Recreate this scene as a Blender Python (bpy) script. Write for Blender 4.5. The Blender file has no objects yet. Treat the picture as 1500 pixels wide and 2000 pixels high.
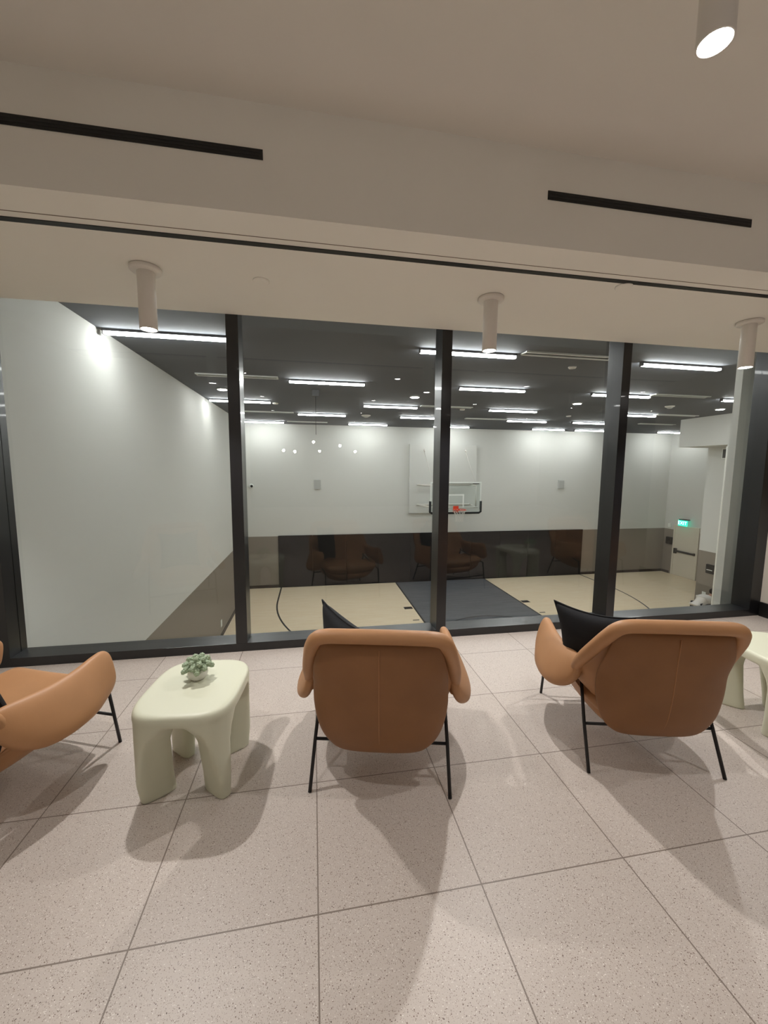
import bpy, bmesh, math, random
from mathutils import Vector, Matrix
random.seed(7)
SC = bpy.context.scene
C = SC.collection

# ------------------------------------------------------------------ camera
F_PX = 775.2
YAW, PITCH, ROLL = 0.176834, 0.107369, 0.00727
def cam_axes():
    cy, sy, cp, sp = math.cos(YAW), math.sin(YAW), math.cos(PITCH), math.sin(PITCH)
    f = Vector((sy*cp, cy*cp, -sp)); r = Vector((cy, -sy, 0)); u = r.cross(f)
    c, s = math.cos(ROLL), math.sin(ROLL)
    return c*r + s*u, -s*r + c*u, f
_r, _u, _f = cam_axes()
cam = bpy.data.cameras.new('camera'); cam.sensor_fit = 'HORIZONTAL'; cam.sensor_width = 36.0
cam.lens = F_PX/1500*36; cam.clip_start = 0.02; cam.clip_end = 200
camo = bpy.data.objects.new('camera', cam); C.objects.link(camo)
camo.matrix_world = Matrix(((_r.x, _u.x, -_f.x, 0), (_r.y, _u.y, -_f.y, 0), (_r.z, _u.z, -_f.z, 1.5), (0, 0, 0, 1)))
SC.camera = camo

# ------------------------------------------------------------------ world, exposure, light levels
w = bpy.data.worlds.new('world'); SC.world = w; w.use_nodes = True
w.node_tree.nodes['Background'].inputs[0].default_value = (0.5, 0.5, 0.5, 1)
w.node_tree.nodes['Background'].inputs[1].default_value = 0.02
SC.view_settings.view_transform = 'Standard'; SC.view_settings.look = 'None'
SC.view_settings.gamma = 1.0; SC.view_settings.use_curve_mapping = False
SC.view_settings.exposure = 0.25
SC.cycles.max_bounces = 8; SC.cycles.diffuse_bounces = 5; SC.cycles.glossy_bounces = 4
SC.cycles.transparent_max_bounces = 16; SC.cycles.sample_clamp_indirect = 6.0
SC.cycles.use_denoising = True
PENDANT_W = 78.0          # each lounge pendant
MAIN_W = 34.0              # each pendant of the main ceiling
PENDANT_COL = (1.0, 0.973, 0.955)
STRIP_L = 45.0            # gym strip light radiance
STRIP_COL = (1.0, 1.0, 0.975)

# ------------------------------------------------------------------ sizes
YG = 3.40                                  # glass plane
LOW_Z, UP_Z, BEAM_Y = 2.65, 3.11, 2.01     # lounge ceilings
GX0, GX1, GY1, GZ0, GZ1 = -2.43, 15.35, 15.0, -2.95, 3.10
DADO = -1.0

# ------------------------------------------------------------------ helpers
def obj(name, bm, mats, parent=None, smooth=False, recalc=True):
    if recalc: bmesh.ops.recalc_face_normals(bm, faces=bm.faces[:])
    me = bpy.data.meshes.new(name); bm.to_mesh(me); bm.free()
    for m in (mats if isinstance(mats, (list, tuple)) else [mats]): me.materials.append(m)
    if smooth:
        for p in me.polygons: p.use_smooth = True
    o = bpy.data.objects.new(name, me); C.objects.link(o)
    if parent: o.parent = parent
    return o
def struct(name, bm, mats, parent=None):
    o = obj(name, bm, mats, parent)
    if not parent: o['kind'] = 'structure'
    return o
def tag(o, label, cat, group=None):
    o['label'] = label; o['category'] = cat
    if group: o['group'] = group
    return o
def thing(name, label, cat, loc=(0, 0, 0), rotz=0, group=None):
    o = bpy.data.objects.new(name, None); C.objects.link(o); o.empty_display_size = 0.1
    o.location = loc; o.rotation_euler = (0, 0, rotz)
    return tag(o, label, cat, group)
def dup(root, loc, rotz, label, group=None):
    r = root.copy(); C.objects.link(r); r.location = loc; r.rotation_euler = (0, 0, rotz); r['label'] = label
    if group: r['group'] = group
    for ch in list(root.children):
        c = ch.copy(); C.objects.link(c); c.parent = r
        for g in ch.children:
            d = g.copy(); C.objects.link(d); d.parent = c
    return r
def box(bm, x0, x1, y0, y1, z0, z1, mi=0, bevel=0.0):
    v = [bm.verts.new(p) for p in ((x0,y0,z0),(x1,y0,z0),(x1,y1,z0),(x0,y1,z0),(x0,y0,z1),(x1,y0,z1),(x1,y1,z1),(x0,y1,z1))]
    fs = [bm.faces.new([v[i] for i in q]) for q in ((3,2,1,0),(4,5,6,7),(0,1,5,4),(1,2,6,5),(2,3,7,6),(3,0,4,7))]
    for f in fs: f.material_index = mi
    if bevel:
        es = list({e for f in fs for e in f.edges})
        r = bmesh.ops.bevel(bm, geom=es, offset=bevel, segments=2, profile=0.6, affect='EDGES')
        for f in r['faces']: f.material_index = mi
    return bm
def B(x0, x1, y0, y1, z0, z1, mi=0, bevel=0.0):
    return box(bmesh.new(), x0, x1, y0, y1, z0, z1, mi, bevel)
def tube(bm, pts, r, n=10, mi=0, caps=True):
    pts = [Vector(p) for p in pts]; rings = []; prev = None
    for i, p in enumerate(pts):
        t = (pts[min(i+1, len(pts)-1)] - pts[max(i-1, 0)]).normalized()
        if prev is None:
            a = Vector((0, 0, 1)) if abs(t.z) < 0.9 else Vector((1, 0, 0))
            nrm = (a - t*a.dot(t)).normalized()
        else: nrm = (prev - t*prev.dot(t)).normalized()
        prev = nrm; b = t.cross(nrm)
        rr = r[i] if isinstance(r, (list, tuple)) else r
        rings.append([bm.verts.new(p + (nrm*math.cos(k*2*math.pi/n) + b*math.sin(k*2*math.pi/n))*rr) for k in range(n)])
    for a, b in zip(rings, rings[1:]):
        for k in range(n):
            f = bm.faces.new((a[k], a[(k+1) % n], b[(k+1) % n], b[k])); f.material_index = mi; f.smooth = True
    if caps:
        bm.faces.new(rings[0][::-1]).material_index = mi; bm.faces.new(rings[-1]).material_index = mi
    return bm
def lathe(bm, prof, cx=0, cy=0, n=32, mi=0, cap=True):
    rings = [[bm.verts.new((cx + r*math.cos(k*2*math.pi/n), cy + r*math.sin(k*2*math.pi/n), z)) for k in range(n)] for r, z in prof]
    for a, b in zip(rings, rings[1:]):
        for k in range(n):
            f = bm.faces.new((a[k], a[(k+1) % n], b[(k+1) % n], b[k])); f.material_index = mi; f.smooth = True
    if cap:
        bm.faces.new(rings[0][::-1]).material_index = mi; bm.faces.new(rings[-1]).material_index = mi
    return bm
def crm(P, t):
    """Catmull-Rom through the tuples P, t in 0..len(P)-1"""
    i = min(int(t), len(P)-2); u = t - i
    p1, p2 = P[i], P[i+1]
    p0 = P[i-1] if i > 0 else tuple(2*a-b for a, b in zip(p1, p2))
    p3 = P[i+2] if i+2 < len(P) else tuple(2*b-a for a, b in zip(p1, p2))
    return tuple(0.5*(2*b + (c-a)*u + (2*a-5*b+4*c-d)*u*u + (3*b-a-3*c+d)*u**3) for a, b, c, d in zip(p0, p1, p2, p3))

# ------------------------------------------------------------------ materials
def srgb(r, g, b):
    f = lambda c: ((c/255+0.055)/1.055)**2.4 if c > 10 else c/255/12.92
    return (f(r), f(g), f(b), 1)
def mat(name, col, rough=0.6, metal=0.0, spec=0.5, noise=0.0, nscale=8.0, bump=0.0, bscale=200.0, emit=None, estr=0.0, coat=0.0):
    m = bpy.data.materials.new(name); m.use_nodes = True
    nt = m.node_tree; bs = nt.nodes['Principled BSDF']
    bs.inputs['Base Color'].default_value = col; bs.inputs['Roughness'].default_value = rough
    bs.inputs['Metallic'].default_value = metal; bs.inputs['Specular IOR Level'].default_value = spec
    bs.inputs['Coat Weight'].default_value = coat
    tc = nt.nodes.new('ShaderNodeTexCoord')
    if noise:
        n = nt.nodes.new('ShaderNodeTexNoise'); n.inputs['Scale'].default_value = nscale; n.inputs['Detail'].default_value = 5
        nt.links.new(tc.outputs['Object'], n.inputs['Vector'])
        mx = nt.nodes.new('ShaderNodeMix'); mx.data_type = 'RGBA'
        mx.inputs[6].default_value = tuple(c*(1-noise) for c in col[:3]) + (1,)
        mx.inputs[7].default_value = tuple(min(1, c*(1+noise)) for c in col[:3]) + (1,)
        nt.links.new(n.outputs['Fac'], mx.inputs[0]); nt.links.new(mx.outputs[2], bs.inputs['Base Color'])
    if bump:
        n2 = nt.nodes.new('ShaderNodeTexNoise'); n2.inputs['Scale'].default_value = bscale; n2.inputs['Detail'].default_value = 3
        nt.links.new(tc.outputs['Object'], n2.inputs['Vector'])
        bp = nt.nodes.new('ShaderNodeBump'); bp.inputs['Strength'].default_value = bump; bp.inputs['Distance'].default_value = 0.002
        nt.links.new(n2.outputs['Fac'], bp.inputs['Height']); nt.links.new(bp.outputs['Normal'], bs.inputs['Normal'])
    if emit:
        bs.inputs['Emission Color'].default_value = tuple(emit[:3]) + (1,); bs.inputs['Emission Strength'].default_value = estr
    return m
class NT:
    """tiny node helper for maths on object coordinates"""
    def __init__(s, m): s.nt = m.node_tree; s.n = s.nt.nodes; s.l = s.nt.links
    def sock(s, v, inp):
        if hasattr(v, 'is_output'): s.l.new(v, inp)
        else: inp.default_value = v
    def m(s, op, a, b=0.0, c=None):
        n = s.n.new('ShaderNodeMath'); n.operation = op; s.sock(a, n.inputs[0]); s.sock(b, n.inputs[1])
        if c is not None: s.sock(c, n.inputs[2])
        return n.outputs[0]
    def mix(s, f, a, b):
        n = s.n.new('ShaderNodeMix'); n.data_type = 'RGBA'; s.sock(f, n.inputs[0]); s.sock(a, n.inputs[6]); s.sock(b, n.inputs[7]); return n.outputs[2]
def terrazzo():
    m = mat('terrazzo_tile', srgb(200, 190, 180), 0.42, spec=0.35); k = NT(m); bs = k.n['Principled BSDF']
    tc = k.n.new('ShaderNodeTexCoord'); sp = k.n.new('ShaderNodeSeparateXYZ'); k.l.new(tc.outputs['Object'], sp.inputs[0])
    def grid(s, off, pitch):
        a = k.m('DIVIDE', k.m('SUBTRACT', s, off), pitch)
        fr = k.m('ABSOLUTE', k.m('SUBTRACT', k.m('FRACT', k.m('ADD', a, 100.5)), 0.5))
        return k.m('LESS_THAN', fr, 0.0025/pitch), k.m('FLOOR', k.m('ADD', a, 100.0))
    gx, ix = grid(sp.outputs[0], 0.0, 0.5865); gy, iy = grid(sp.outputs[1], 1.208, 0.578)
    grout = k.m('MAXIMUM', gx, gy)
    idv = k.m('FRACT', k.m('MULTIPLY', k.m('SINE', k.m('ADD', k.m('MULTIPLY', ix, 12.98), k.m('MULTIPLY', iy, 78.23))), 43.7))
    base = k.mix(idv, srgb(192, 181, 172), srgb(200, 190, 182))
    nz = k.n.new('ShaderNodeTexNoise'); nz.inputs['Scale'].default_value = 260; nz.inputs['Detail'].default_value = 2
    k.l.new(tc.outputs['Object'], nz.inputs['Vector'])
    base = k.mix(k.m('MULTIPLY', k.m('SUBTRACT', nz.outputs['Fac'], 0.35), 0.9), base, srgb(178, 165, 152))
    def chips(scale, thr, col, base, size):
        v = k.n.new('ShaderNodeTexVoronoi'); v.inputs['Scale'].default_value = scale
        k.l.new(tc.outputs['Object'], v.inputs['Vector'])
        cs = k.n.new('ShaderNodeSeparateColor'); k.l.new(v.outputs['Color'], cs.inputs[0])
        msk = k.m('MULTIPLY', k.m('LESS_THAN', v.outputs['Distance'], k.m('MULTIPLY', cs.outputs[1], size)), k.m('GREATER_THAN', cs.outputs[0], thr))
        return k.mix(msk, base, col)
    base = chips(320, 0.40, srgb(146, 132, 120), base, 0.45)
    base = chips(230, 0.74, srgb(116, 96, 84), base, 0.42)
    base = chips(190, 0.90, srgb(86, 70, 60), base, 0.36)
    base = chips(260, 0.80, srgb(226, 220, 212), base, 0.45)
    k.l.new(k.mix(grout, base, srgb(128, 116, 106)), bs.inputs['Base Color'])
    return m
def planks(name, c1, c2, rough=0.28):
    m = mat(name, c1, rough, spec=0.45); k = NT(m); bs = k.n['Principled BSDF']
    tc = k.n.new('ShaderNodeTexCoord')
    mp = k.n.new('ShaderNodeMapping'); mp.inputs['Scale'].default_value = (0.9, 14, 1); k.l.new(tc.outputs['Object'], mp.inputs[0])
    n = k.n.new('ShaderNodeTexNoise'); n.inputs['Scale'].default_value = 1.6; n.inputs['Detail'].default_value = 4; k.l.new(mp.outputs[0], n.inputs['Vector'])
    mp2 = k.n.new('ShaderNodeMapping'); mp2.inputs['Scale'].default_value = (3, 60, 1); k.l.new(tc.outputs['Object'], mp2.inputs[0])
    n2 = k.n.new('ShaderNodeTexNoise'); n2.inputs['Scale'].default_value = 1.5; k.l.new(mp2.outputs[0], n2.inputs['Vector'])
    f = k.m('ADD', k.m('MULTIPLY', n.outputs['Fac'], 0.65), k.m('MULTIPLY', n2.outputs['Fac'], 0.35))
    f = k.m('MULTIPLY', k.m('SUBTRACT', f, 0.34), 3.0)
    f.node.use_clamp = True
    k.l.new(k.mix(f, c1, c2), bs.inputs['Base Color'])
    return m
def glass_mat(name, tint=(0.97, 0.985, 0.98), ior=1.5, gain=1.0):
    m = bpy.data.materials.new(name); m.use_nodes = True; nt = m.node_tree; nt.nodes.clear()
    out = nt.nodes.new('ShaderNodeOutputMaterial'); mx = nt.nodes.new('ShaderNodeMixShader')
    tr = nt.nodes.new('ShaderNodeBsdfTransparent'); tr.inputs[0].default_value = (*tint, 1)
    gl = nt.nodes.new('ShaderNodeBsdfGlossy'); gl.inputs['Roughness'].default_value = 0.0; gl.inputs[0].default_value = (1, 1, 1, 1)
    fr = nt.nodes.new('ShaderNodeFresnel'); fr.inputs['IOR'].default_value = ior
    # the pane is a solid slab: leaving through its back face must not count as total reflection
    geo = nt.nodes.new('ShaderNodeNewGeometry')
    ml = nt.nodes.new('ShaderNodeMath'); ml.operation = 'MULTIPLY'
    inv = nt.nodes.new('ShaderNodeMath'); inv.operation = 'SUBTRACT'; inv.inputs[0].default_value = 1.0
    nt.links.new(geo.outputs['Backfacing'], inv.inputs[1])
    g2 = nt.nodes.new('ShaderNodeMath'); g2.operation = 'MULTIPLY'; g2.inputs[1].default_value = gain
    nt.links.new(fr.outputs[0], ml.inputs[0]); nt.links.new(inv.outputs[0], ml.inputs[1]); nt.links.new(ml.outputs[0], g2.inputs[0])
    nt.links.new(g2.outputs[0], mx.inputs[0]); nt.links.new(tr.outputs[0], mx.inputs[1]); nt.links.new(gl.outputs[0], mx.inputs[2])
    nt.links.new(mx.outputs[0], out.inputs[0])
    return m
M = {}
M['floor'] = terrazzo()
M['plaster'] = mat('warm_plaster', srgb(238, 236, 230), 0.85, spec=0.2, noise=0.015, nscale=3)
M['plaster_up'] = mat('warm_plaster_main', srgb(226, 223, 217), 0.85, spec=0.2, noise=0.02, nscale=2)
M['white_wall'] = mat('white_wall', srgb(213, 214, 210), 0.8, spec=0.25)
M['warm_wall'] = mat('cream_wall', srgb(214, 208, 196), 0.8, spec=0.25)
M['taupe'] = mat('taupe_dado', srgb(138, 130, 120), 0.6, spec=0.35)
M['gym_ceil'] = mat('charcoal_ceiling', srgb(95, 98, 104), 0.8, spec=0.25)
M['dark_base'] = mat('dark_brown_base', srgb(52, 42, 38), 0.5)
M['pale_base'] = mat('pale_base', srgb(188, 180, 170), 0.5)
M['black_base'] = mat('black_base', srgb(22, 22, 22), 0.35)
M['back_wall'] = mat('lounge_back_wall', srgb(120, 112, 104), 0.8)
M['alu'] = mat('black_anodised', srgb(17, 17, 20), 0.32, spec=0.6, metal=0.0, coat=0.15)
M['glass'] = glass_mat('clear_glazing', gain=1.12)
M['maple'] = planks('maple_planks', srgb(242, 220, 184), srgb(252, 236, 208))
M['key'] = planks('grey_key_paint', srgb(84, 87, 92), srgb(112, 115, 121), 0.35)
M['line'] = mat('black_court_line', srgb(26, 25, 26), 0.35)
M['pad'] = mat('black_wall_pad', srgb(17, 16, 17), 0.6, spec=0.3)
M['white_metal'] = mat('white_metal', srgb(226, 222, 216), 0.45)
M['slot'] = mat('slot_black', srgb(14, 14, 15), 0.5)
M['leather'] = mat('tan_leather', srgb(182, 135, 94), 0.48, spec=0.4, noise=0.13, nscale=7, bump=0.12, bscale=260)
M['leather_back_shaded'] = mat('tan_leather_shaded', srgb(140, 98, 63), 0.52, spec=0.35, noise=0.16, nscale=6, bump=0.12, bscale=260)  # same tan leather, darkened to paint in the shade on the chair backs
M['piping'] = mat('leather_seam', srgb(168, 118, 78), 0.6)
M['rod'] = mat('black_steel_rod', srgb(16, 14, 15), 0.4)
M['cushion'] = mat('black_fabric', srgb(24, 25, 28), 0.8, spec=0.3, noise=0.12, nscale=12, bump=0.4, bscale=500)
M['table'] = mat('pale_sage_lacquer', srgb(207, 208, 186), 0.42, spec=0.4)
M['pot'] = mat('white_ceramic', srgb(222, 222, 216), 0.35)
M['leafy'] = mat('sedum_green', srgb(158, 174, 146), 0.55, noise=0.3, nscale=60)
M['lamp'] = mat('lamp_lens', (1, 1, 1, 1), 0.5, emit=PENDANT_COL, estr=60)
M['strip'] = mat('strip_diffuser', (1, 1, 1, 1), 0.5, emit=STRIP_COL, estr=STRIP_L)
M['dark_metal'] = mat('charcoal_metal', srgb(70, 70, 72), 0.5)
M['door'] = mat('cream_door', srgb(222, 216, 200), 0.55)
M['rim'] = mat('orange_rim', srgb(226, 72, 40), 0.4)
M['net'] = mat('white_net', srgb(230, 228, 222), 0.8)
M['board'] = glass_mat('backboard_glass', (0.93, 0.96, 0.955), gain=1.0)
M['board_pad'] = mat('backboard_pad', srgb(18, 26, 26), 0.6)
M['white_paint'] = mat('white_marking', srgb(236, 240, 236), 0.5)
M['speaker'] = mat('grey_grille', srgb(196, 198, 195), 0.6)
M['exit_face'] = mat('exit_face', srgb(20, 120, 95), 0.5, emit=(0.02, 0.62, 0.42), estr=1.6)
M['exit_text'] = mat('exit_letters', (1, 1, 1, 1), 0.5, emit=(0.6, 1.0, 0.9), estr=1.6)
M['skin'] = mat('skin', srgb(205, 160, 138), 0.55)
M['tee'] = mat('white_tee', srgb(232, 228, 222), 0.85, bump=0.3, bscale=60)
M['trousers'] = mat('dark_trousers', srgb(40, 42, 48), 0.85)
M['hair'] = mat('dark_hair', srgb(38, 28, 22), 0.7)
M['globe'] = mat('globe_glow', (1, 1, 1, 1), 0.5, emit=(1, 0.95, 0.88), estr=110)

# ------------------------------------------------------------------ lounge shell
LX0, LX1, LY0 = -2.34, 9.6, -9.0
f = struct('floor', B(LX0-.1, LX1, LY0, YG+0.12, -0.25, 0.0), M['floor'])
struct('ceiling', B(LX0-.1, LX1, LY0, BEAM_Y+.02, UP_Z, UP_Z+0.2), M['plaster_up'])
bm = B(LX0-.1, LX1, BEAM_Y, 3.28, LOW_Z, UP_Z+0.02)
struct('ceiling.001', bm, M['plaster'])
bm = B(LX0-.02, LX1, 2.247, 2.283, LOW_Z-0.004, LOW_Z+0.003)
struct('trim_1', bm, M['slot'])                                     # black shade track
struct('trim_2', B(LX0-.02, LX1, 2.196, 2.200, LOW_Z-0.0015, LOW_Z+0.002), mat('shadow_gap', srgb(120, 108, 94), 0.9))
struct('wall_left', B(LX0-.16, LX0, LY0, 3.30, 0.0, UP_Z+.02), M['warm_wall'])
struct('wall_back', B(LX0-.1, LX1, LY0-.15, LY0, 0.0, UP_Z+.1), M['back_wall'])
struct('wall_far_right', B(LX1, LX1+.15, LY0, YG+.1, 0.0, UP_Z+.1), M['back_wall'])
struct('wall_right', B(4.60, 4.75, BEAM_Y+.005, 3.36, 0.0, LOW_Z+.01), M['warm_wall'])
struct('wall_right.001', B(4.75, LX1, 3.2, YG+0.1, 0.0, UP_Z), M['warm_wall'])
struct('baseboard_left', B(LX0, LX0+.012, LY0, 3.275, 0.0, 0.10), M['pale_base'])
struct('baseboard_right', B(4.585, 4.60, 1.95, 3.275, 0.0, 0.15), M['black_base'])

# ------------------------------------------------------------------ glazed wall
win = bpy.data.objects.new('window_1', None); C.objects.link(win); win['kind'] = 'structure'
yF, yB = 3.28, 3.47; HEAD = 2.80
for x0, x1 in ((-2.34, -2.25), (4.47, 4.60)):
    obj('jamb', B(x0, x1, yF+.001, yB, 0.0, HEAD, bevel=.002), M['alu'], win)
MX = [(-.637, -.547), (1.068, 1.155), (2.775, 2.862)]
for x0, x1 in MX:
    bm = B(x0, x1, yF+.001, yB, 0.07, HEAD, bevel=.002)
    obj('mullion', bm, M['alu'], win)
obj('sill', B(-2.25, 4.47, yF, yB, 0.0, 0.07, bevel=.002), M['alu'], win)
edges = [-2.25] + [e for m_ in MX for e in m_] + [4.47]
for i in range(4):
    obj('pane', B(edges[2*i], edges[2*i+1], YG-.005, YG+.005, 0.07, HEAD), M['glass'], win)
obj('head_rail', B(-2.34, 4.60, yF+.001, yB, HEAD, UP_Z, bevel=.002), M['alu'], win)

# ------------------------------------------------------------------ gym shell
fy0 = 3.52
bm = B(GX0-.2, GX1+.2, fy0-.3, GY1+.2, GZ0-.2, GZ0, 0)
e = 0.002
def patch(x0, x1, y0, y1, mi, dz=e): box(bm, x0, x1, y0, y1, GZ0-.01, GZ0+dz, mi)
KX0, KX1, KY0, HX, HY, R3 = 3.17, 6.88, 9.2, 5.02, 13.35, 6.24
patch(KX0, KX1, KY0, GY1, 1)
for x in (KX0, KX1): patch(x-.025, x+.025, KY0, GY1, 2, e*2)
patch(KX0, KX1, KY0-.05, KY0, 2, e*2)
for x in (KX0-.33, KX1+.06):
    patch(x, x+.27, 11.98, 12.18, 2, e*2)
    patch(x+.03, x+.22, 11.01, 11.06, 2, e*2)
    patch(x+.03, x+.22, 10.2, 10.25, 2, e*2)
def arc(cx, cy, r, a0, a1, n=72, w=.05):
    prev = None
    for i in range(n+1):
        a = math.radians(a0 + (a1-a0)*i/n)
        p = [bm.verts.new((cx+q*math.cos(a), cy+q*math.sin(a), GZ0+e*2)) for q in (r-w/2, r+w/2)]
        if prev: bm.faces.new((prev[0], prev[1], p[1], p[0])).material_index = 2
        prev = p
arc(HX, HY, R3, 180, 360)
arc(HX, KY0, 1.83, 0, 360)
for s in (-1, 1): patch(HX+s*R3-.025, HX+s*R3+.025, HY, GY1, 2, e*2)
struct('floor.001', bm, [M['maple'], M['key'], M['line']])
struct('ceiling.002', B(GX0-.2, GX1+.2, YG+.1, GY1+.2, GZ1, GZ1+.2), M['gym_ceil'])
def two_tone(x0, x1, y0, y1, top=GZ1):
    b = B(x0, x1, y0, y1, DADO, top, 0); box(b, x0, x1, y0, y1, GZ0, DADO, 1); return b
struct('wall_left.001', two_tone(GX0-.15, GX0, YG+.1, GY1+.1), [M['white_wall'], M['taupe']])
struct('wall_far', two_tone(GX0, GX1+.15, GY1, GY1+.15), [M['white_wall'], M['taupe']])
struct('wall_right.002', two_tone(GX1, GX1+.15, 10.6, GY1), [M['white_wall'], M['taupe']])
struct('wall_right.003', two_tone(12.2, GX1, 9.32, 10.6, 2.25), [M['white_wall'], M['taupe']])
struct('wall_right.004', B(11.35, 12.3, 6.0, 9.32, GZ0, GZ1), M['white_wall'])       # white pier
struct('wall_right.005', B(5.49, 11.35, 4.40, 4.49, GZ0, GZ1), M['white_wall'])       # wall end by the glass
struct('ceiling.003', B(11.35, GX1, 9.32, 10.83, 2.25, GZ1), M['white_wall'])        # boxed soffit
b = B(GX0, 11.35, YG+.12, fy0, GZ0, -0.25, 0); box(b, GX0, 11.35, YG+.12, fy0, -.25, -.02, 0)
struct('wall_front', b, M['white_wall'])
struct('wall_front.001', B(4.62, 11.35, YG+.1, fy0, -.02, GZ1), M['white_wall'])
struct('wall_front.002', B(GX0, 4.62, YG+.1, fy0, HEAD+.02, GZ1), M['gym_ceil'])
struct('baseboard_far', B(GX0, GX1, GY1-.015, GY1, GZ0, GZ0+.11), M['dark_base'])
struct('baseboard_left.001', B(GX0, GX0+.015, YG+.12, GY1-.015, GZ0, GZ0+.11), M['dark_base'])
b = B(GX1-.015, GX1, 14.62, GY1-.015, GZ0, GZ0+.11); box(b, GX1-.015, GX1, 10.6, 13.28, GZ0, GZ0+.11)
struct('baseboard_right.001', b, M['dark_base'])
struct('trim_3', B(11.335, 11.36, 9.30, 9.335, GZ0, 2.2), mat('corner_guard', srgb(238, 238, 232), 0.4))

# black padding on the far wall, panels with narrow joints
wp = thing('wall_padding', 'long black padding covering the lower far wall behind the basketball hoop', 'wall padding', (0, 0, 0))
px0, px1, n = -1.30, 11.27, 10
for i in range(n):
    a = px0 + (px1-px0)*i/n; c = px0 + (px1-px0)*(i+1)/n
    obj('pad_panel', B(a+.002, c-.002, GY1-.05, GY1-.0005, GZ0+.02, DADO+.02, bevel=.004), M['pad'], wp)

# exit door
door = bpy.data.objects.new('door_1', None); C.objects.link(door); door['kind'] = 'structure'
dy0, dy1, dz = 13.35, 14.5, -0.78
obj('door_leaf', B(GX1-.03, GX1-.002, dy0+.07, dy1-.07, GZ0+.01, dz-.06), M['door'], door)
b = B(GX1-.05, GX1-.001, dy0, dy0+.07, GZ0, dz); box(b, GX1-.05, GX1-.001, dy1-.07, dy1, GZ0, dz); box(b, GX1-.05, GX1-.001, dy0+.07, dy1-.07, dz-.06, dz)
obj('door_frame', b, M['door'], door)
b = B(GX1-.10, GX1-.06, dy0+.10, dy1-.16, -1.93, -1.85, bevel=.004); box(b, GX1-.11, GX1-.03, dy1-.22, dy1-.12, -2.0, -1.78, bevel=.006)
box(b, GX1-.08, GX1-.03, dy0+.10, dy0+.16, -1.94, -1.84)
obj('panic_bar', b, M['slot'], door)

# ------------------------------------------------------------------ lights in the lounge
def spot(parent, z, watts, cone):
    l = bpy.data.lights.new('lamp_beam', 'SPOT'); l.energy = watts; l.color = PENDANT_COL
    l.spot_size = math.radians(cone); l.spot_blend = 0.55; l.shadow_soft_size = 0.022
    o = bpy.data.objects.new('lamp_beam', l); C.objects.link(o); o.parent = parent; o.location = (0, 0, z)
def make_pendant(label, x, y, zc, watts=PENDANT_W, cone=112):
    t = thing('pendant_light', label, 'ceiling light', (x, y, zc), 0, 'white cylinder lights hanging from the lounge ceiling')
    obj('canopy', lathe(bmesh.new(), [(.078, 0), (.085, -.004), (.085, -.020), (.079, -.026), (.03, -.026)]), M['white_metal'], t)
    obj('tube_housing', lathe(bmesh.new(), [(.046, -.024), (.0475, -.03), (.0475, -.345), (.043, -.3455), (.0415, -.336)], cap=False), M['white_metal'], t)
    obj('lens', lathe(bmesh.new(), [(.0425, -.330), (.0425, -.3375)]), M['lamp'], t)
    spot(t, -.352, watts, cone)
    return t
GXP = [-.94, 1.19, 3.32]
p0 = make_pendant('white cylinder ceiling light near the left mullion, above the sage table', GXP[0], 2.64, LOW_Z)
dup(p0, (GXP[1], 2.635, LOW_Z), 0, 'white cylinder ceiling light in front of the middle window, right of the second mullion')
dup(p0, (GXP[2], 2.65, LOW_Z), 0, 'white cylinder ceiling light at the right edge, in front of the pale column')
q0 = make_pendant('large near cylinder ceiling light glowing in the top right corner', 1.19, 1.13, UP_Z, MAIN_W, 90)
for y, xs in ((1.05, [-.90, 3.22, 5.25, 7.3]), (-.70, [-.88, 1.12, 3.12, 5.2, 7.1]), (-2.40, [-.85, 1.1, 3.1, 5.2]), (-4.10, [-.82, 1.1, 3.0, 5.1])):
    for x in xs:
        dup(q0, (x, y, UP_Z), 0, 'white cylinder ceiling light behind the viewer, mirrored in the window glass', 'cylinder lights behind the viewer, mirrored in the glass')
g0 = None
for x, zc in ((.03, 2.53), (-1.10, 2.19), (.26, 2.18), (1.65, 2.18), (-.68, 2.15), (1.05, 2.40)):
    y = -7.6 - random.random()*.8
    t = thing('globe_pendant', 'small glowing globe light behind the viewer, mirrored as a bright dot', 'ceiling light', (x*(2*YG-y)/15.8, y, UP_Z), 0, 'globe lights mirrored on the far wall')
    zz = (zc-1.5)*(2*YG-y)/15.8 + 1.5 - UP_Z
    bm = bmesh.new(); bmesh.ops.create_icosphere(bm, subdivisions=2, radius=.05, matrix=Matrix.Translation((0, 0, zz)))
    obj('globe', bm, M['globe'], t, smooth=True)
    obj('cord', tube(bmesh.new(), [(0, 0, 0), (0, 0, zz+.045)], .003, 6), M['slot'], t)

# slot diffusers on the bulkhead, ceiling discs
def slot_diffuser(x0, x1, label):
    t = thing('slot_diffuser', label, 'air vent', (x0, BEAM_Y, 2.897), 0, 'black slot vents on the lounge bulkhead')
    obj('slot_frame', B(0, x1-x0, -.004, .001, -.021, .021), M['slot'], t)
    b = bmesh.new()
    for z in (-.007, .007): box(b, .01, x1-x0-.01, -.0055, -.004, z-.0012, z+.0012)
    obj('slot_blade', b, M['alu'], t)
slot_diffuser(-2.30, -.205, 'long black slot vent on the left part of the bulkhead')
slot_diffuser(1.197, 2.458, 'short black slot vent on the right part of the bulkhead')
for x, y, lab in ((-.301, 2.68, 'small white disc on the lounge ceiling right of the left cylinder light'), (1.93, 2.32, 'faint white disc on the lounge ceiling beside the black track')):
    b = lathe(bmesh.new(), [(.050, .0), (.050, -.006), (.044, -.009)])
    o = obj('sprinkler_cover', b, M['plaster'], None); o.location = (x, y, LOW_Z); tag(o, lab, 'sprinkler cover')

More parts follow.
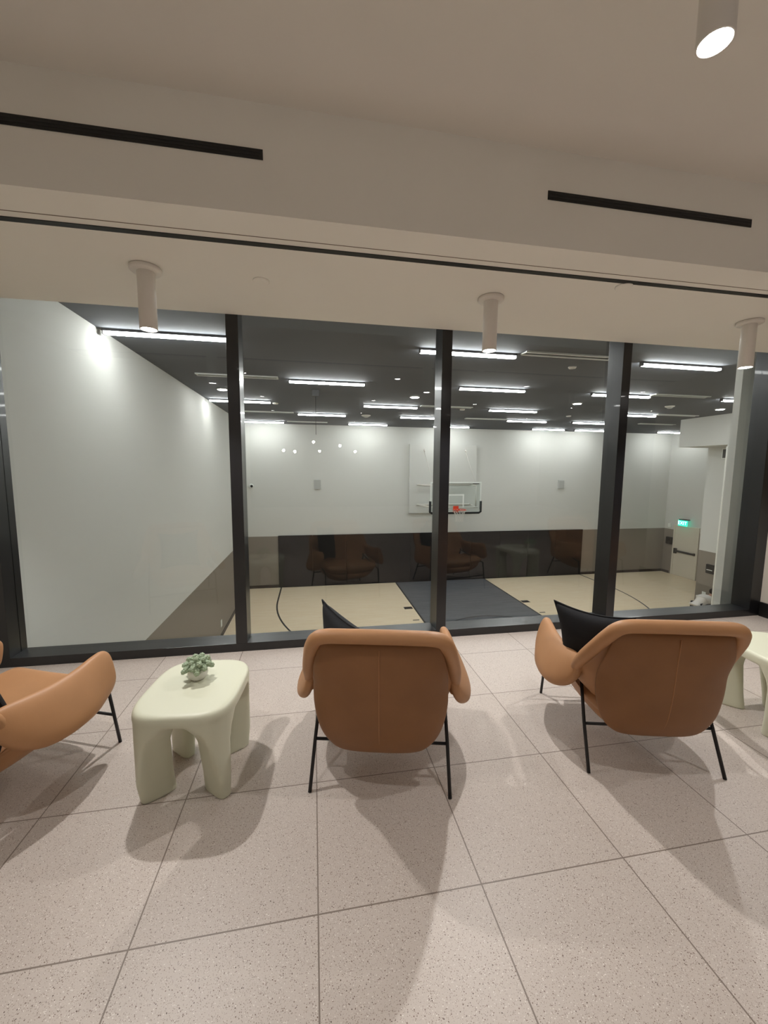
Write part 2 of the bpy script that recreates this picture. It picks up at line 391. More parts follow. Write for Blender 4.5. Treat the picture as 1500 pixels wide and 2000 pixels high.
# ------------------------------------------------------------------ gym strip lights
def make_strip(x, y, label):
    t = thing('strip_light', label, 'strip light', (x, y, GZ1), 0, 'glowing strip lights on the charcoal gym ceiling')
    b = B(0, 1.36, -.035, .035, -.03, 0)
    for xa in (-.012, 1.36): box(b, xa, xa+.012, -.037, .037, -.064, 0)
    obj('light_housing', b, M['dark_metal'], t)
    obj('diffuser', B(.0, 1.36, -.035, .035, -.062, -.03, bevel=.010), M['strip'], t)
    return t
strips = [(-2.37, 5.31, 'strip light nearest the left wall, longest and closest'), (-2.34, 10.0, 'strip light beside the left wall, cut by the left mullion'),
 (-.40, 7.55, 'strip light hanging alone right of the left mullion'), (1.27, 10.05, 'strip light left of the second mullion, third row'),
 (-.40, 11.97, 'strip light in the fourth row above the grey wall speaker'), (-2.33, 14.25, 'strip light at the far left corner just above the white wall'),
 (1.25, 14.15, 'strip light above the far wall left of the hoop mount'), (2.62, 11.95, 'strip light just left of the second mullion, fourth row'),
 (1.42, 5.30, 'strip light of the first row crossing behind the second mullion'), (2.80, 7.50, 'strip light right of the second mullion, second row'),
 (4.57, 10.02, 'strip light in the third row between second and third mullions'), (6.10, 12.0, 'strip light in the fourth row right of the hoop'),
 (8.26, 14.20, 'strip light above the far wall right of the hoop'), (4.35, 14.2, 'strip light above the far wall directly over the hoop mount'),
 (8.40, 11.98, 'strip light left of the third mullion, fourth row'), (10.05, 14.17, 'strip light above the far wall left of the third mullion'),
 (5.68, 7.52, 'strip light of the second row crossing behind the third mullion'), (8.30, 10.06, 'strip light right of the third mullion, third row'),
 (13.70, 14.1, 'strip light at the far right partly hidden by the soffit'), (4.79, 5.29, 'strip light of the first row in the right window'),
 (8.86, 7.5, 'strip light partly hidden by the pale column at the right')]
s0 = None
for x, y, lab in strips:
    if s0 is None: s0 = make_strip(x, y, lab)
    else: dup(s0, (x, y, GZ1), 0, lab)
def gym_diffuser(x, y, l, lab):
    t = thing('slot_diffuser', lab, 'air vent', (x, y, GZ1), 0, 'white framed slot vents on the gym ceiling')
    b = B(0, l, -.08, -.045, -.02, 0); box(b, 0, l, .045, .08, -.02, 0); box(b, 0, .025, -.045, .045, -.012, 0); box(b, l-.025, l, -.045, .045, -.012, 0)
    obj('vent_frame', b, M['white_paint'], t); obj('vent_slot', B(.025, l-.025, -.045, .045, -.006, 0), M['slot'], t)
    return t
for x, y, lab in ((2.85, 5.20, 'white framed slot vent left of the third mullion, nearest of the gym vents'), (-1.95, 7.45, 'slot vent on the gym ceiling crossing the left mullion'),
    (-1.89, 11.9, 'slot vent above the far left strip lights'), (-.85, 14.1, 'slot vent near the far wall at left'), (2.69, 9.9, 'slot vent crossing behind the second mullion'),
    (4.68, 11.95, 'slot vent in front of the far wall right of the second mullion'), (7.02, 7.40, 'slot vent right of the third mullion, nearest'),
    (9.55, 9.92, 'slot vent right of the third mullion, middle'), (10.87, 11.92, 'slot vent right of the third mullion, farthest')):
    gym_diffuser(x, y, 1.36, lab)
for x, lab in ((-1.80, 'round downlight on the gym ceiling left of the left mullion'), (2.24, 'round downlight on the gym ceiling left of the second mullion'),
               (6.24, 'round downlight on the gym ceiling between second and third mullions'), (10.33, 'round downlight on the gym ceiling near the pale column')):
    t = thing('downlight', lab, 'ceiling light', (x, 8.76, GZ1), 0, 'round downlights on the gym ceiling')
    obj('downlight_trim', lathe(bmesh.new(), [(.11, 0), (.11, -.012), (.09, -.014)]), M['white_metal'], t)
    obj('lens', lathe(bmesh.new(), [(.085, -.013), (.085, -.018)]), M['lamp'], t)
for x, y, r, lab in ((1.58, 12.01, .14, 'round white ceiling speaker above the fourth strip row'), (8.68, 8.62, .105, 'round white ceiling speaker right of the third mullion'),
    (3.97, 5.74, .06, 'small white detector beside the nearest gym slot vent'), (3.92, 10.23, .07, 'small white detector right of the second mullion'),
    (-.89, 10.3, .07, 'small white detector right of the left mullion'), (7.41, 10.76, .07, 'small white detector left of the third mullion')):
    t = thing('ceiling_speaker' if r > .1 else 'ceiling_detector', lab, 'ceiling speaker' if r > .1 else 'detector', (x, y, GZ1))
    obj('cover_ring', lathe(bmesh.new(), [(r, 0), (r, -.015), (r*.8, -.03)]), M['white_metal'], t)
    obj('grille', lathe(bmesh.new(), [(r*.7, -.028), (r*.45, -.06 if r > .1 else -.035)]), M['speaker'], t)
t = thing('ceiling_box', 'dark box with a thin cable hanging from the gym ceiling', 'ceiling box', (.07, 8.45, GZ1))
obj('housing', B(-.07, .07, -.06, .06, -.13, 0, bevel=.005), M['slot'], t)
obj('cable', tube(bmesh.new(), [(0, 0, -.12), (0, 0, -.9)], .004, 6), M['slot'], t)

# ------------------------------------------------------------------ basketball hoop
mp = tag(obj('mounting_panel', B(3.64, 6.35, GY1-.14, GY1-.001, -.19, 2.46, bevel=.006), M['white_wall']), 'large square white panel on the far wall behind the hoop', 'wall panel')
hp = thing('basketball_hoop', 'wall-mounted basketball hoop with clear backboard and orange rim', 'basketball hoop', (HX, 13.5, 0))
bw, bz0, bz1 = .94, -.03, 1.06
obj('backboard', B(-bw, bw, -.006, .006, bz0, bz1), M['board'], hp)
b = B(-bw-.01, bw+.01, -.02, .02, bz1-.035, bz1+.01); box(b, -bw-.01, bw+.01, -.02, .02, bz0-.01, bz0+.035)
for s in (-1, 1): box(b, min(s*(bw+.01), s*(bw-.03)), max(s*(bw+.01), s*(bw-.03)), -.02, .02, bz0+.035, bz1-.035)
obj('backboard_frame', b, M['white_paint'], hp)
b = B(-.305, .305, -.0075, -.006, .58, .63); box(b, -.305, -.255, -.0075, -.006, .14, .58); box(b, .255, .305, -.0075, -.006, .14, .58)
obj('target_square', b, M['white_paint'], hp)
b = bmesh.new(); pr = .045
tube(b, [(-bw-.01, 0, .38), (-bw-.01, 0, .1), (-bw-.01, 0, 0), (-bw+.05, 0, bz0-.01), (0, 0, bz0-.01), (bw-.05, 0, bz0-.01), (bw+.01, 0, 0), (bw+.01, 0, .1), (bw+.01, 0, .38)], pr, 10)
obj('edge_padding', b, M['board_pad'], hp)
for x0, x1 in ((.62, .86), (-.86, -.70)): obj('backboard_mark', B(x0, x1, -.024, -.02, .995, 1.015), M['slot'], hp)
rz = .11
b = bmesh.new(); ring = [(.229*math.cos(a), -.38+.229*math.sin(a), rz) for a in [i*2*math.pi/32 for i in range(33)]]
tube(b, ring, .012, 8, caps=False); box(b, -.10, .10, -.16, -.02, rz-.06, rz-.01, bevel=.005); box(b, -.10, .10, -.035, -.007, rz-.14, rz+.10, bevel=.004)
rim = obj('rim', b, M['rim'], hp)
b = bmesh.new(); nn = 12
def netp(i, lv): 
    a = (i + .5*(lv % 2))*2*math.pi/nn; r = [.225, .19, .16, .14, .13, .135][lv]
    return (r*math.cos(a), -.38+r*math.sin(a), rz - lv*.085)
for lv in range(5):
    for i in range(nn):
        tube(b, [netp(i, lv), netp(i, lv+1)], .004, 4, caps=False)
        tube(b, [netp(i, lv), netp(i-1 if lv % 2 == 0 else i+1, lv+1)], .004, 4, caps=False)
obj('net', b, M['net'], hp)
b = bmesh.new(); wy = 1.325
for s in (-1, 1):
    for z in (.92, .15):
        tube(b, [(s*1.08, wy, z), (s*.80, .10, z)], .028, 8)
    tube(b, [(s*.80, .10, .92), (s*.80, .10, .15)], .028, 8)
tube(b, [(-1.08, wy-.03, .92), (1.08, wy-.03, .92)], .028, 8); tube(b, [(-.86, .06, .15), (.86, .06, .15)], .028, 8)
tube(b, [(-.86, .06, 1.0), (.86, .06, 1.0)], .028, 8); tube(b, [(-1.08, wy-.03, .15), (1.08, wy-.03, .15)], .028, 8)
obj('support_arm', b, M['white_metal'], hp)
for s in (-1, 1):
    b = bmesh.new(); tube(b, [(s*.83, wy, 2.22), (s*.80, .10, .95)], .007, 6); tube(b, [(s*.83, wy+.003, 2.26), (s*.83, wy-.05, 2.19)], .03, 8)
    obj('stay_cable', b, M['white_metal'], hp)

for x, lab in ((.16, 'pale grey rectangular wall speaker left of the hoop'), (10.14, 'pale grey rectangular wall speaker right of the hoop')):
    t = thing('wall_speaker', lab, 'speaker', (x, GY1, .92), 0, 'grey speakers on the far wall')
    obj('speaker_box', B(-.13, .13, -.06, -.0005, -.18, .18, bevel=.006), M['speaker'], t)
    obj('grille', B(-.11, .11, -.064, -.060, -.16, .16), mat('speaker_mesh', srgb(180, 182, 179), .7), t)
t = thing('security_camera', 'white dome security camera with dark lens on the far wall at left', 'camera', (-2.20, GY1, .86))
b = bmesh.new(); bmesh.ops.create_uvsphere(b, u_segments=16, v_segments=10, radius=.085, matrix=Matrix.Translation((0, -.05, 0))); obj('dome', b, M['white_paint'], t, smooth=True)
b = bmesh.new(); bmesh.ops.create_uvsphere(b, u_segments=16, v_segments=10, radius=.05, matrix=Matrix.Translation((.02, -.105, 0))); obj('lens', b, M['slot'], t, smooth=True)
def plate(name, lab, cat, x, y0, y1, z0, z1, th, m, side=-1):
    b = B(min(x, x+side*th), max(x, x+side*th), y0, y1, z0, z1, bevel=.003)
    return tag(obj(name, b, m), lab, cat)
plate('wall_socket', 'small white socket low on the left gym wall', 'socket', GX0+.0005, 10.62, 10.74, -2.66, -2.48, .012, M['white_paint'], 1)
plate('wall_socket', 'small white plate on the taupe wall above the person', 'socket', 12.1995, 10.24, 10.36, -2.47, -2.30, .012, M['white_paint'])
plate('alarm_strobe', 'small white square alarm left of the exit door', 'alarm', GX1-.0005, 14.66, 14.80, -.92, -.76, .05, M['white_paint'])
t = thing('wall_phone', 'black wall-mounted box left of the exit door', 'wall box', (GX1-.0005, 14.68, -1.5))
obj('box_body', B(-.10, 0, -.17, .12, -.15, .15, bevel=.01), M['slot'], t); obj('handset', B(-.14, -.10, -.14, -.04, -.12, .12, bevel=.01), M['black_base'], t)
t = thing('control_panel', 'black wall panel with a white line on the taupe wall near the person', 'control panel', (12.1995, 10.16, -1.52))
obj('panel_body', B(-.05, 0, -.12, .12, -.15, .13, bevel=.004), M['slot'], t); obj('panel_strip', B(-.052, -.05, -.09, .09, -.05, -.03), M['white_paint'], t)
t = thing('wall_vent', 'white framed grey vent high on the wall below the soffit', 'air vent', (12.1995, 10.02, 2.04))
obj('vent_frame', B(-.02, 0, -.13, .13, -.16, .16, bevel=.003), M['white_paint'], t); obj('vent_grille', B(-.024, -.02, -.10, .10, -.13, .13), M['dark_metal'], t)
# exit sign
t = thing('exit_sign', 'green glowing exit sign above the cream door', 'exit sign', (GX1-.18, 13.98, -.50))
obj('sign_face', B(-.02, .02, -.20, .20, -.27, -.03, bevel=.004), M['exit_face'], t)
obj('sign_bracket', B(-.03, .1795, -.16, .16, -.03, .01), M['dark_metal'], t)
cu = bpy.data.curves.new('lettering', 'FONT'); cu.body = 'EXIT'; cu.size = .20; cu.extrude = .004; cu.align_x = 'CENTER'; cu.align_y = 'CENTER'
cu.materials.append(M['exit_text']); lo = bpy.data.objects.new('lettering', cu); C.objects.link(lo); lo.parent = t
lm = bpy.data.meshes.new_from_object(lo.evaluated_get(bpy.context.evaluated_depsgraph_get())); bpy.data.objects.remove(lo)
lo = bpy.data.objects.new('lettering', lm); C.objects.link(lo); lo.parent = t
lo.rotation_euler = (math.radians(90), 0, math.radians(-90)); lo.location = (-.024, 0, -.15)

# ------------------------------------------------------------------ lounge chair
def pad(name, rows, T, m, parent, nu=20, nv=24, ends=(1, 1), flip=1, edge=5.0, cp=2.4):
    """padded slab: rows = (y, z, half width, forward curl of the edges); T = thickness"""
    bm = bmesh.new(); L = len(rows)-1
    F, K = [], []
    for j in range(nv+1):
        t = L*j/nv; y, z, w, c = crm(rows, t)
        a = crm(rows, min(L, t+.02)); b_ = crm(rows, max(0, t-.02))
        tv = Vector((0, a[0]-b_[0], a[1]-b_[1])).normalized(); nrm = Vector((0, tv.z, -tv.y))*flip
        rowF, rowK = [], []
        for i in range(nu+1):
            u = -1 + 2*i/nu
            v = 2*j/nv - 1
            if v < 0 and not ends[0]: v = 0
            if v > 0 and not ends[1]: v = 0
            prof = max(0.0, (1-abs(u)**edge))**0.5 * max(0.0, (1-abs(v)**(edge*1.6)))**0.5
            p = Vector((w*u, y, z)) + nrm*c*abs(u)**cp
            th = T*(.12 + .88*prof)
            rowF.append(bm.verts.new(p + nrm*th*.5)); rowK.append(bm.verts.new(p - nrm*th*.5))
        F.append(rowF); K.append(rowK)
    q = lambda a, b, c, d: bm.faces.new((a, b, c, d))
    for j in range(nv):
        for i in range(nu):
            q(F[j][i], F[j][i+1], F[j+1][i+1], F[j+1][i]); q(K[j][i], K[j+1][i], K[j+1][i+1], K[j][i+1])
    for j in range(nv):
        q(F[j][0], F[j+1][0], K[j+1][0], K[j][0]); q(F[j][nu], K[j][nu], K[j+1][nu], F[j+1][nu])
    for i in range(nu):
        q(F[0][i], K[0][i], K[0][i+1], F[0][i+1]); q(F[nv][i], F[nv][i+1], K[nv][i+1], K[nv][i])
    o = obj(name, bm, m, parent, smooth=True)
    s = o.modifiers.new('s', 'SUBSURF'); s.levels = 1; s.render_levels = 1
    return o
def loft(name, st, m, parent, n=24, nv=30, power=2.6):
    """st = stations: (cx, cy, cz, half height vec dx,dz, half thickness)"""
    bm = bmesh.new(); rings = []; L = len(st)-1
    for j in range(nv+1):
        cx, cy, cz, hx, hz, th = crm(st, L*j/nv)
        H = Vector((hx, 0, hz)); Nn = Vector((hz, 0, -hx)).normalized()*th
        ring = []
        for k in range(n):
            a = 2*math.pi*k/n; c, s = math.cos(a), math.sin(a)
            ring.append(bm.verts.new(Vector((cx, cy, cz)) + H*math.copysign(abs(c)**(2/power), c) + Nn*math.copysign(abs(s)**(2/power), s)))
        rings.append(ring)
    for a, b_ in zip(rings, rings[1:]):
        for k in range(n): bm.faces.new((a[k], a[(k+1) % n], b_[(k+1) % n], b_[k]))
    bm.faces.new(rings[0][::-1]); bm.faces.new(rings[-1])
    o = obj(name, bm, m, parent, smooth=True)
    s = o.modifiers.new('s', 'SUBSURF'); s.levels = 1; s.render_levels = 1
    return o
GROUP_CH = 'tan leather lounge chairs facing the window'
def make_chair(loc, rz, label):
    t = thing('lounge_chair', label, 'chair', loc, rz, GROUP_CH)
    # outer back panel, inset under the rolled rim
    back = [(-.300, .195, .165, .0), (-.322, .215, .222, .01), (-.350, .255, .262, .03), (-.376, .32, .290, .05), (-.395, .42, .309, .07),
            (-.405, .52, .308, .07), (-.412, .62, .298, .03), (-.419, .70, .280, .02), (-.424, .765, .266, .01)]
    obj_back = pad('back_panel', back, .055, M['leather_back_shaded'], t, flip=1)
    # inner backrest
    pad('backrest', [(-.215, .245, .25, .10), (-.285, .32, .318, .13), (-.330, .43, .347, .14), (-.352, .54, .345, .115), (-.378, .66, .322, .055), (-.398, .775, .288, .02)], .085, M['leather'], t)
    # rolled rim running from one arm over the top to the other arm
    half = [(.350, -.205, .425), (.354, -.215, .490), (.343, -.268, .562), (.322, -.335, .648), (.300, -.395, .725), (.272, -.430, .776), (.225, -.440, .794), (.12, -.442, .797), (0, -.443, .798)]
    pts = half + [(-a, b, c) for a, b, c in half[-2::-1]]
    P = [crm(pts, (len(pts)-1)*i/90) for i in range(91)]
    bm = bmesh.new(); tube(bm, P, [.020+.012*min(1, min(i, 90-i)/12) for i in range(91)], 14)
    obj('rim_roll', bm, M['leather'], t, smooth=True)
    # seat: shell below, cushion on top
    pad('seat_shell', [(-.315, .212, .20, .03), (-.24, .188, .280, .12), (-.10, .180, .322, .19), (.06, .192, .336, .20), (.20, .222, .334, .18), (.305, .268, .318, .14), (.335, .300, .300, .10)],
        .05, M['leather'], t, flip=-1, cp=4.2)
    pad('seat_cushion', [(-.29, .285, .27, .02), (-.15, .29, .30, .03), (.05, .305, .31, .03), (.22, .33, .31, .03), (.335, .355, .29, .02)], .12, M['leather'], t, flip=-1)
    for s in (-1, 1):
        st = [(.348, -.238, .480, .010, .050, .018), (.362, -.190, .450, .030, .088, .030), (.384, -.110, .428, .048, .106, .036), (.398, -.01, .424, .054, .108, .038),
              (.394, .11, .434, .050, .108, .038), (.378, .20, .453, .036, .108, .036), (.365, .262, .466, .025, .100, .033), (.360, .294, .470, .018, .074, .022), (.358, .304, .471, .010, .042, .008)]
        st = [(s*a, b, c, -s*d, e_, f_) for a, b, c, d, e_, f_ in st]
        loft('armrest', st, M['leather'], t)
        bm = tube(bmesh.new(), [(s*.325, -.36, 0), (s*.318, -.262, .205), (s*.305, -.165, .42)], .0085); obj('leg', bm, M['rod'], t)
        bm = tube(bmesh.new(), [(s*.325, .355, 0), (s*.318, .31, .33)], .0085); obj('leg', bm, M['rod'], t)
        bm = tube(bmesh.new(), [(s*.307, -.175, .40), (s*.318, .31, .325)], .007); obj('side_rail', bm, M['rod'], t)
    obj('crossbar', tube(bmesh.new(), [(-.318, -.264, .20), (.318, -.264, .20)], .0075), M['rod'], t)
    obj('crossbar', tube(bmesh.new(), [(-.321, .335, .17), (.321, .335, .17)], .0075), M['rod'], t)
    bm = bmesh.new()
    tube(bm, [(0, crm(back, 8*i/20)[0]-.0275, crm(back, 8*i/20)[1]) for i in range(2, 20)], .0024, 6)
    s_ = obj('back_seam', bm, M['piping'], obj_back)
    return t
R = math.radians
c2 = make_chair((.365, 2.012, 0), R(-12.9), 'tan leather lounge chair in the middle, back to the viewer, black cushion behind it')
c3 = dup(c2, (1.738, 1.897, 0), R(-13.4), 'tan leather lounge chair at the right with a black cushion over its left arm')
c1 = dup(c2, (-1.490, 2.038, 0), R(-20.8), 'tan leather lounge chair cut off by the left edge of the picture')
c4 = dup(c2, (3.70, 1.95, 0), R(0), 'tan leather lounge chair beyond the right edge, mirrored in the glass')

# cushions
C3TIP = (-.385, .01, .775)
def cushion(chair, tip, cen, nrm, label, size=.42, T=.14):
    """square cushion: one corner at TIP, centre CEN in the chair's own metres"""
    tip, cen = Vector(tip), Vector(cen); nrm = Vector(nrm).normalized()
    d = (tip-cen); d = (d - nrm*d.dot(nrm)).normalized(); e_ = nrm.cross(d)
    ax = (d+e_)/math.sqrt(2); ay = nrm.cross(ax)
    n = 22; bm = bmesh.new(); A, Bk = [], []
    for j in range(n+1):
        ra, rb = [], []
        for i in range(n+1):
            u, v = -1+2*i/n, -1+2*j/n
            sx = u*(1-.15*(1-v*v)); sy = v*(1-.15*(1-u*u))
            th = T*.5*max(0, (1-u**2)*(1-v**2))**.45 + .004*math.sin(7*u+3*v)*(1-u*u)*(1-v*v)
            p = Vector((sx*size/2, sy*size/2, 0))
            if i in (0, n) or j in (0, n):
                k_ = bm.verts.new(p); ra.append(k_); rb.append(k_)
            else:
                ra.append(bm.verts.new(p + Vector((0, 0, th)))); rb.append(bm.verts.new(p - Vector((0, 0, th))))
        A.append(ra); Bk.append(rb)
    for j in range(n):
        for i in range(n):
            bm.faces.new((A[j][i], A[j][i+1], A[j+1][i+1], A[j+1][i])); bm.faces.new((Bk[j][i], Bk[j+1][i], Bk[j+1][i+1], Bk[j][i+1]))
    o = obj('cushion', bm, M['cushion'], None, smooth=True)
    ring = [A[0][i] for i in ()] 
    mt = Matrix(((ax.x, ay.x, nrm.x, cen.x), (ax.y, ay.y, nrm.y, cen.y), (ax.z, ay.z, nrm.z, cen.z), (0, 0, 0, 1)))
    bpy.context.view_layer.update()
    o.matrix_world = Matrix.Translation(chair.location) @ Matrix.Rotation(chair.rotation_euler.z, 4, 'Z') @ mt
    tag(o, label, 'cushion', 'black cushions on the lounge chairs')
    b = bmesh.new(); h = size/2; pts = []
    for k_ in range(4):
        for i in range(12):
            u = -1+2*i/12; q_ = h*(1-.15*(1-u*u))
            x, y = [(u*h, -q_), (q_, u*h), (-u*h, q_), (-q_, -u*h)][k_]; pts.append((x, y, 0))
    pts.append(pts[0]); tube(b, pts, .0045, 6, caps=False); obj('piping', b, M['cushion'], o)
    return o
cushion(c2, (-.30, -.01, .82), (-.179, -.155, .5865), (.76, .63, .15), 'black cushion peeking over the back of the middle lounge chair')
cushion(c3, C3TIP, (C3TIP[0]+.142, C3TIP[1]-.175, C3TIP[2]-.200), (.76, .63, .15), 'black cushion resting against the left arm of the right lounge chair')
cushion(c1, (.20, -.20, .745), (.0, -.14, .555), (-.15, 1, .32), 'black cushion at the left edge on the partly visible lounge chair')

# ------------------------------------------------------------------ side tables
def table_mesh():
    bm = bmesh.new(); H = .45; hw, hd = .225, .268
    def se(a, k, p=3.6): 
        c, s = math.cos(a), math.sin(a); return (hw*k*math.copysign(abs(c)**(2/p), c), hd*k*math.copysign(abs(s)**(2/p), s))
    n = 64; rings = []
    for k, z in ((.95, .392), (.98, .395), (.995, .402), (1.0, .418), (.992, .434), (.965, .445), (.92, .450)):
        rings.append([bm.verts.new((*se(2*math.pi*i/n, k), z)) for i in range(n)])
    for a, b_ in zip(rings, rings[1:]):
        for i in range(n): bm.faces.new((a[i], a[(i+1) % n], b_[(i+1) % n], b_[i]))
    bm.faces.new(rings[0][::-1]); bm.faces.new(rings[-1])
    # diagonal blade legs that flare into the top as arches
    for sx in (-1, 1):
        for sy in (-1, 1):
            # outer corner and inward direction
            D = Vector((-sx*.78, -sy*.63, 0)).normalized(); Nn = Vector((-D.y, D.x, 0))
            prev = None
            for z, L_, wdt in ((0, .150, .034), (.10, .156, .038), (.20, .168, .046), (.28, .178, .052), (.33, .195, .068), (.365, .215, .090), (.395, .235, .115)):
                ring = []; m_ = 28
                for i in range(m_):
                    a = 2*math.pi*i/m_; c, s = math.cos(a), math.sin(a); p = 3.2
                    l_ = (L_/2)*math.copysign(abs(c)**(2/p), c); ww = wdt*math.copysign(abs(s)**(2/p), s)
                    q_ = Vector((sx*(.190+.085*z), sy*(.186+.20*z), 0)) + D*(L_/2 + l_) + Nn*ww
                    vv = abs(q_.x/hw)**3.6 + abs(q_.y/hd)**3.6
                    if vv > .975: q_ *= (.975/vv)**(1/3.6)
                    ring.append(bm.verts.new((q_.x, q_.y, z)))
                if prev:
                    for i in range(m_): bm.faces.new((prev[i], prev[(i+1) % m_], ring[(i+1) % m_], ring[i]))
                else: bm.faces.new(ring[::-1])
                prev = ring
            bm.faces.new(prev)
    bmesh.ops.recalc_face_normals(bm, faces=bm.faces[:])
    me = bpy.data.meshes.new('tmp'); bm.to_mesh(me); bm.free()
    o = bpy.data.objects.new('tmp', me); C.objects.link(o)
    r = o.modifiers.new('r', 'REMESH'); r.mode = 'VOXEL'; r.voxel_size = .0055; r.adaptivity = 0
    s = o.modifiers.new('s', 'SMOOTH'); s.factor = .5; s.iterations = 12
    dg = bpy.context.evaluated_depsgraph_get(); ev = o.evaluated_get(dg)
    res = bpy.data.meshes.new_from_object(ev, depsgraph=dg)
    bpy.data.objects.remove(o); bpy.data.meshes.remove(me)
    return res
def make_table(loc, rz, label):
    t = thing('side_table', label, 'side table', loc, rz, 'pale sage moulded side tables')
    src = table_mesh(); src.update()
    vn = [v.normal.copy() for v in src.vertices]
    def key(p):
        c = p.center
        return 'top' if c.z > .345 else (c.x > 0, c.y > 0)
    parts = {}
    for p in src.polygons: parts.setdefault(key(p), []).append(p)
    for kk, polys in sorted(parts.items(), key=lambda q: str(q[0])):
        ids = {}; vs = []; fs = []
        for p in polys:
            fs.append([ids.setdefault(v, len(ids)) for v in p.vertices])
        inv = sorted(ids, key=lambda v: ids[v]); vs = [src.vertices[v].co.copy() for v in inv]
        me = bpy.data.meshes.new('tabletop' if kk == 'top' else 'leg'); me.from_pydata(vs, [], fs); me.update()
        for p in me.polygons: p.use_smooth = True
        me.normals_split_custom_set_from_vertices([vn[v] for v in inv])
        me.materials.append(M['table'])
        o = bpy.data.objects.new('tabletop' if kk == 'top' else 'leg', me); C.objects.link(o); o.parent = t
    return t
t1 = make_table((-.575, 1.968, 0), R(-5), 'pale sage side table with four arched legs, between left and middle chairs')
t2 = dup(t1, (2.745, 1.835, 0), R(-11), 'pale sage side table cut off at the right edge beside the right chair')

# ------------------------------------------------------------------ potted succulents
def make_plant(loc, rz, label):
    t = thing('potted_succulent', label, 'potted plant', loc, rz, 'small potted succulents on the side tables')
    obj('pot', lathe(bmesh.new(), [(.022, 0), (.032, .002), (.043, .016), (.048, .034), (.045, .052), (.038, .062), (.034, .060), (.036, .05)], n=28), M['pot'], t)
    bm = bmesh.new(); rnd = random.Random(5)
    def leaf(p, d, L_, r):
        m_ = Matrix.Translation(p + d*L_*.5) @ d.to_track_quat('Z', 'Y').to_matrix().to_4x4() @ Matrix.Diagonal((r, r, L_*.62, 1))
        bmesh.ops.create_icosphere(bm, subdivisions=2, radius=1.0, matrix=m_)
    for s in range(24):
        a = s*2.399; el = R(82 - 80*(s/23)**.8); L_ = .034 + .012*(s/23) + rnd.uniform(-.005, .01)
        D = Vector((math.cos(a)*math.cos(el), math.sin(a)*math.cos(el), math.sin(el)))
        base = Vector((D.x*.020, D.y*.020, .072))
        pts = [base + D*L_*k/8 + Vector((0, 0, -.016*(k/8)**2*math.cos(el))) for k in range(9)]
        tube(bm, pts, .003, 5)
        for k in range(2, 9):
            for q in range(5):
                b_ = q*2*math.pi/5 + k*1.1; ref = Vector((0, 0, 1)) if abs(D.z) < .9 else Vector((1, 0, 0))
                n1 = D.cross(ref).normalized(); n2 = D.cross(n1)
                d = (n1*math.cos(b_) + n2*math.sin(b_) + D*(.55 + .7*(k == 8))).normalized()
                leaf(pts[k], d, .020 - .0006*k, .0070)
        leaf(pts[8], D, .016, .0062)
    obj('foliage', bm, M['leafy'], t, smooth=True)
    return t
pl = make_plant((-.580, 2.025, .4495), 0, 'small green succulent in a white pot on the left side table')
dup(pl, (2.93, 1.86, .4495), R(50), 'small green succulent on the right side table, mirrored in the glass')

# ------------------------------------------------------------------ person crouching in the gym
def skin(name, V, Ed, m, parent, sub=2, root=0):
    me = bpy.data.meshes.new(name); me.from_pydata([v[:3] for v in V], Ed, []); o = bpy.data.objects.new(name, me); C.objects.link(o); o.parent = parent
    me.materials.append(m)
    sk = o.modifiers.new('skin', 'SKIN'); sk.use_smooth_shade = True
    for i, v in enumerate(V):
        d = me.skin_vertices[0].data[i]; r = v[3]; d.radius = (r, v[4] if len(v) > 4 else r); d.use_root = (i == root)
    s = o.modifiers.new('s', 'SUBSURF'); s.levels = sub; s.render_levels = sub
    return o
pe = thing('person', 'person in a white t-shirt crouching at the taupe wall by the gym floor', 'person', (11.66, 9.86, GZ0), 0)
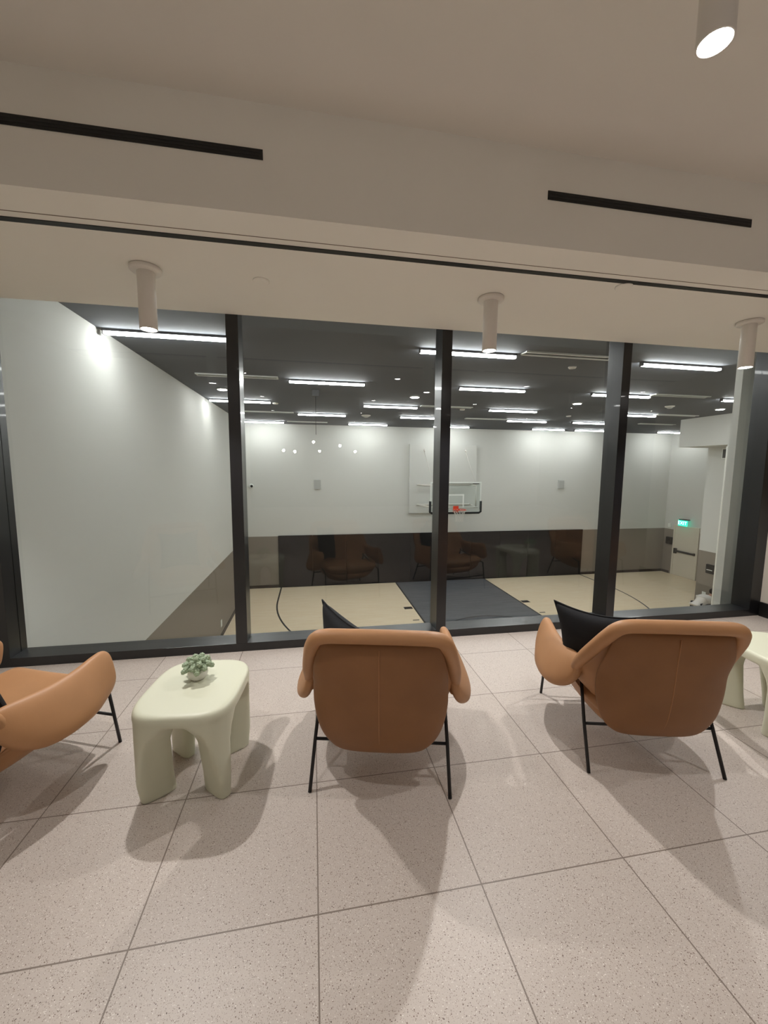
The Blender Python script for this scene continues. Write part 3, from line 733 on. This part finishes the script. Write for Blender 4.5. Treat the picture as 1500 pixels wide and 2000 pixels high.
# facing +X, squatting, leaning forward; y is across the body
V = [(-.16, 0, .36, .13, .15), (-.02, 0, .50, .12, .14), (.13, 0, .60, .12, .16), (.22, 0, .645, .06, .07), (.29, 0, .67, .05), (.34, 0, .70, .085, .08), (.36, 0, .79, .075, .075)]
Ed = [(0, 1), (1, 2), (2, 3), (3, 4), (4, 5), (5, 6)]
for s in (-1, 1):
    b0 = len(V)
    V += [(-.14, s*.10, .34, .09), (.18, s*.17, .46, .07), (.00, s*.15, .10, .045), (.02, s*.15, .04, .04), (.17, s*.17, .03, .035)]
    Ed += [(0, b0), (b0, b0+1), (b0+1, b0+2), (b0+2, b0+3), (b0+3, b0+4)]
    a0 = len(V)
    V += [(.14, s*.18, .60, .055), (.20, s*.22, .36, .042), (.36, s*.15, .20, .032), (.42, s*.13, .17, .03)]
    Ed += [(2, a0), (a0, a0+1), (a0+1, a0+2), (a0+2, a0+3)]
    for k_ in range(4):
        h0 = len(V); yy = s*(.13 + (k_-1.5)*.02); ln = (.06, .07, .065, .05)[k_]
        V += [(.455, yy, .155, .009), (.455+ln*.6, yy, .135, .008), (.455+ln*.8, yy, .11, .007)]
        Ed += [(a0+3, h0), (h0, h0+1), (h0+1, h0+2)]
    h0 = len(V); V += [(.43, s*.09, .16, .010), (.46, s*.065, .14, .008)]; Ed += [(a0+3, h0), (h0, h0+1)]
skin('body', V, Ed, M['skin'], pe, 2)
V = [(-.20, 0, .33, .15, .17), (-.10, 0, .44, .15, .17), (.00, 0, .525, .145, .18), (.12, 0, .60, .14, .185), (.21, 0, .635, .085, .10)]
Ed = [(0, 1), (1, 2), (2, 3), (3, 4)]
for s in (-1, 1):
    a0 = len(V); V += [(.14, s*.18, .595, .080), (.165, s*.205, .50, .078), (.175, s*.212, .44, .072)]; Ed += [(3, a0), (a0, a0+1), (a0+1, a0+2)]
skin('t_shirt', V, Ed, M['tee'], pe, 2, 1)
V = [(-.16, 0, .32, .135, .165)]; Ed = []
for s in (-1, 1):
    b0 = len(V); V += [(-.12, s*.11, .33, .105), (.18, s*.17, .46, .082), (.03, s*.155, .14, .062)]; Ed += [(0, b0), (b0, b0+1), (b0+1, b0+2)]
skin('trousers', V, Ed, M['trousers'], pe, 2)
b = bmesh.new(); bmesh.ops.create_uvsphere(b, u_segments=20, v_segments=14, radius=1, matrix=Matrix.Translation((.345, 0, .80)) @ Matrix.Rotation(R(25), 4, 'Y') @ Matrix.Diagonal((.105, .09, .095, 1)))
obj('hair', b, M['hair'], pe, smooth=True)
for s in (-1, 1):
    b = B(-.05, .19, s*.15-.045, s*.15+.045, 0, .07, bevel=.02); obj('shoe', b, M['slot'], pe)
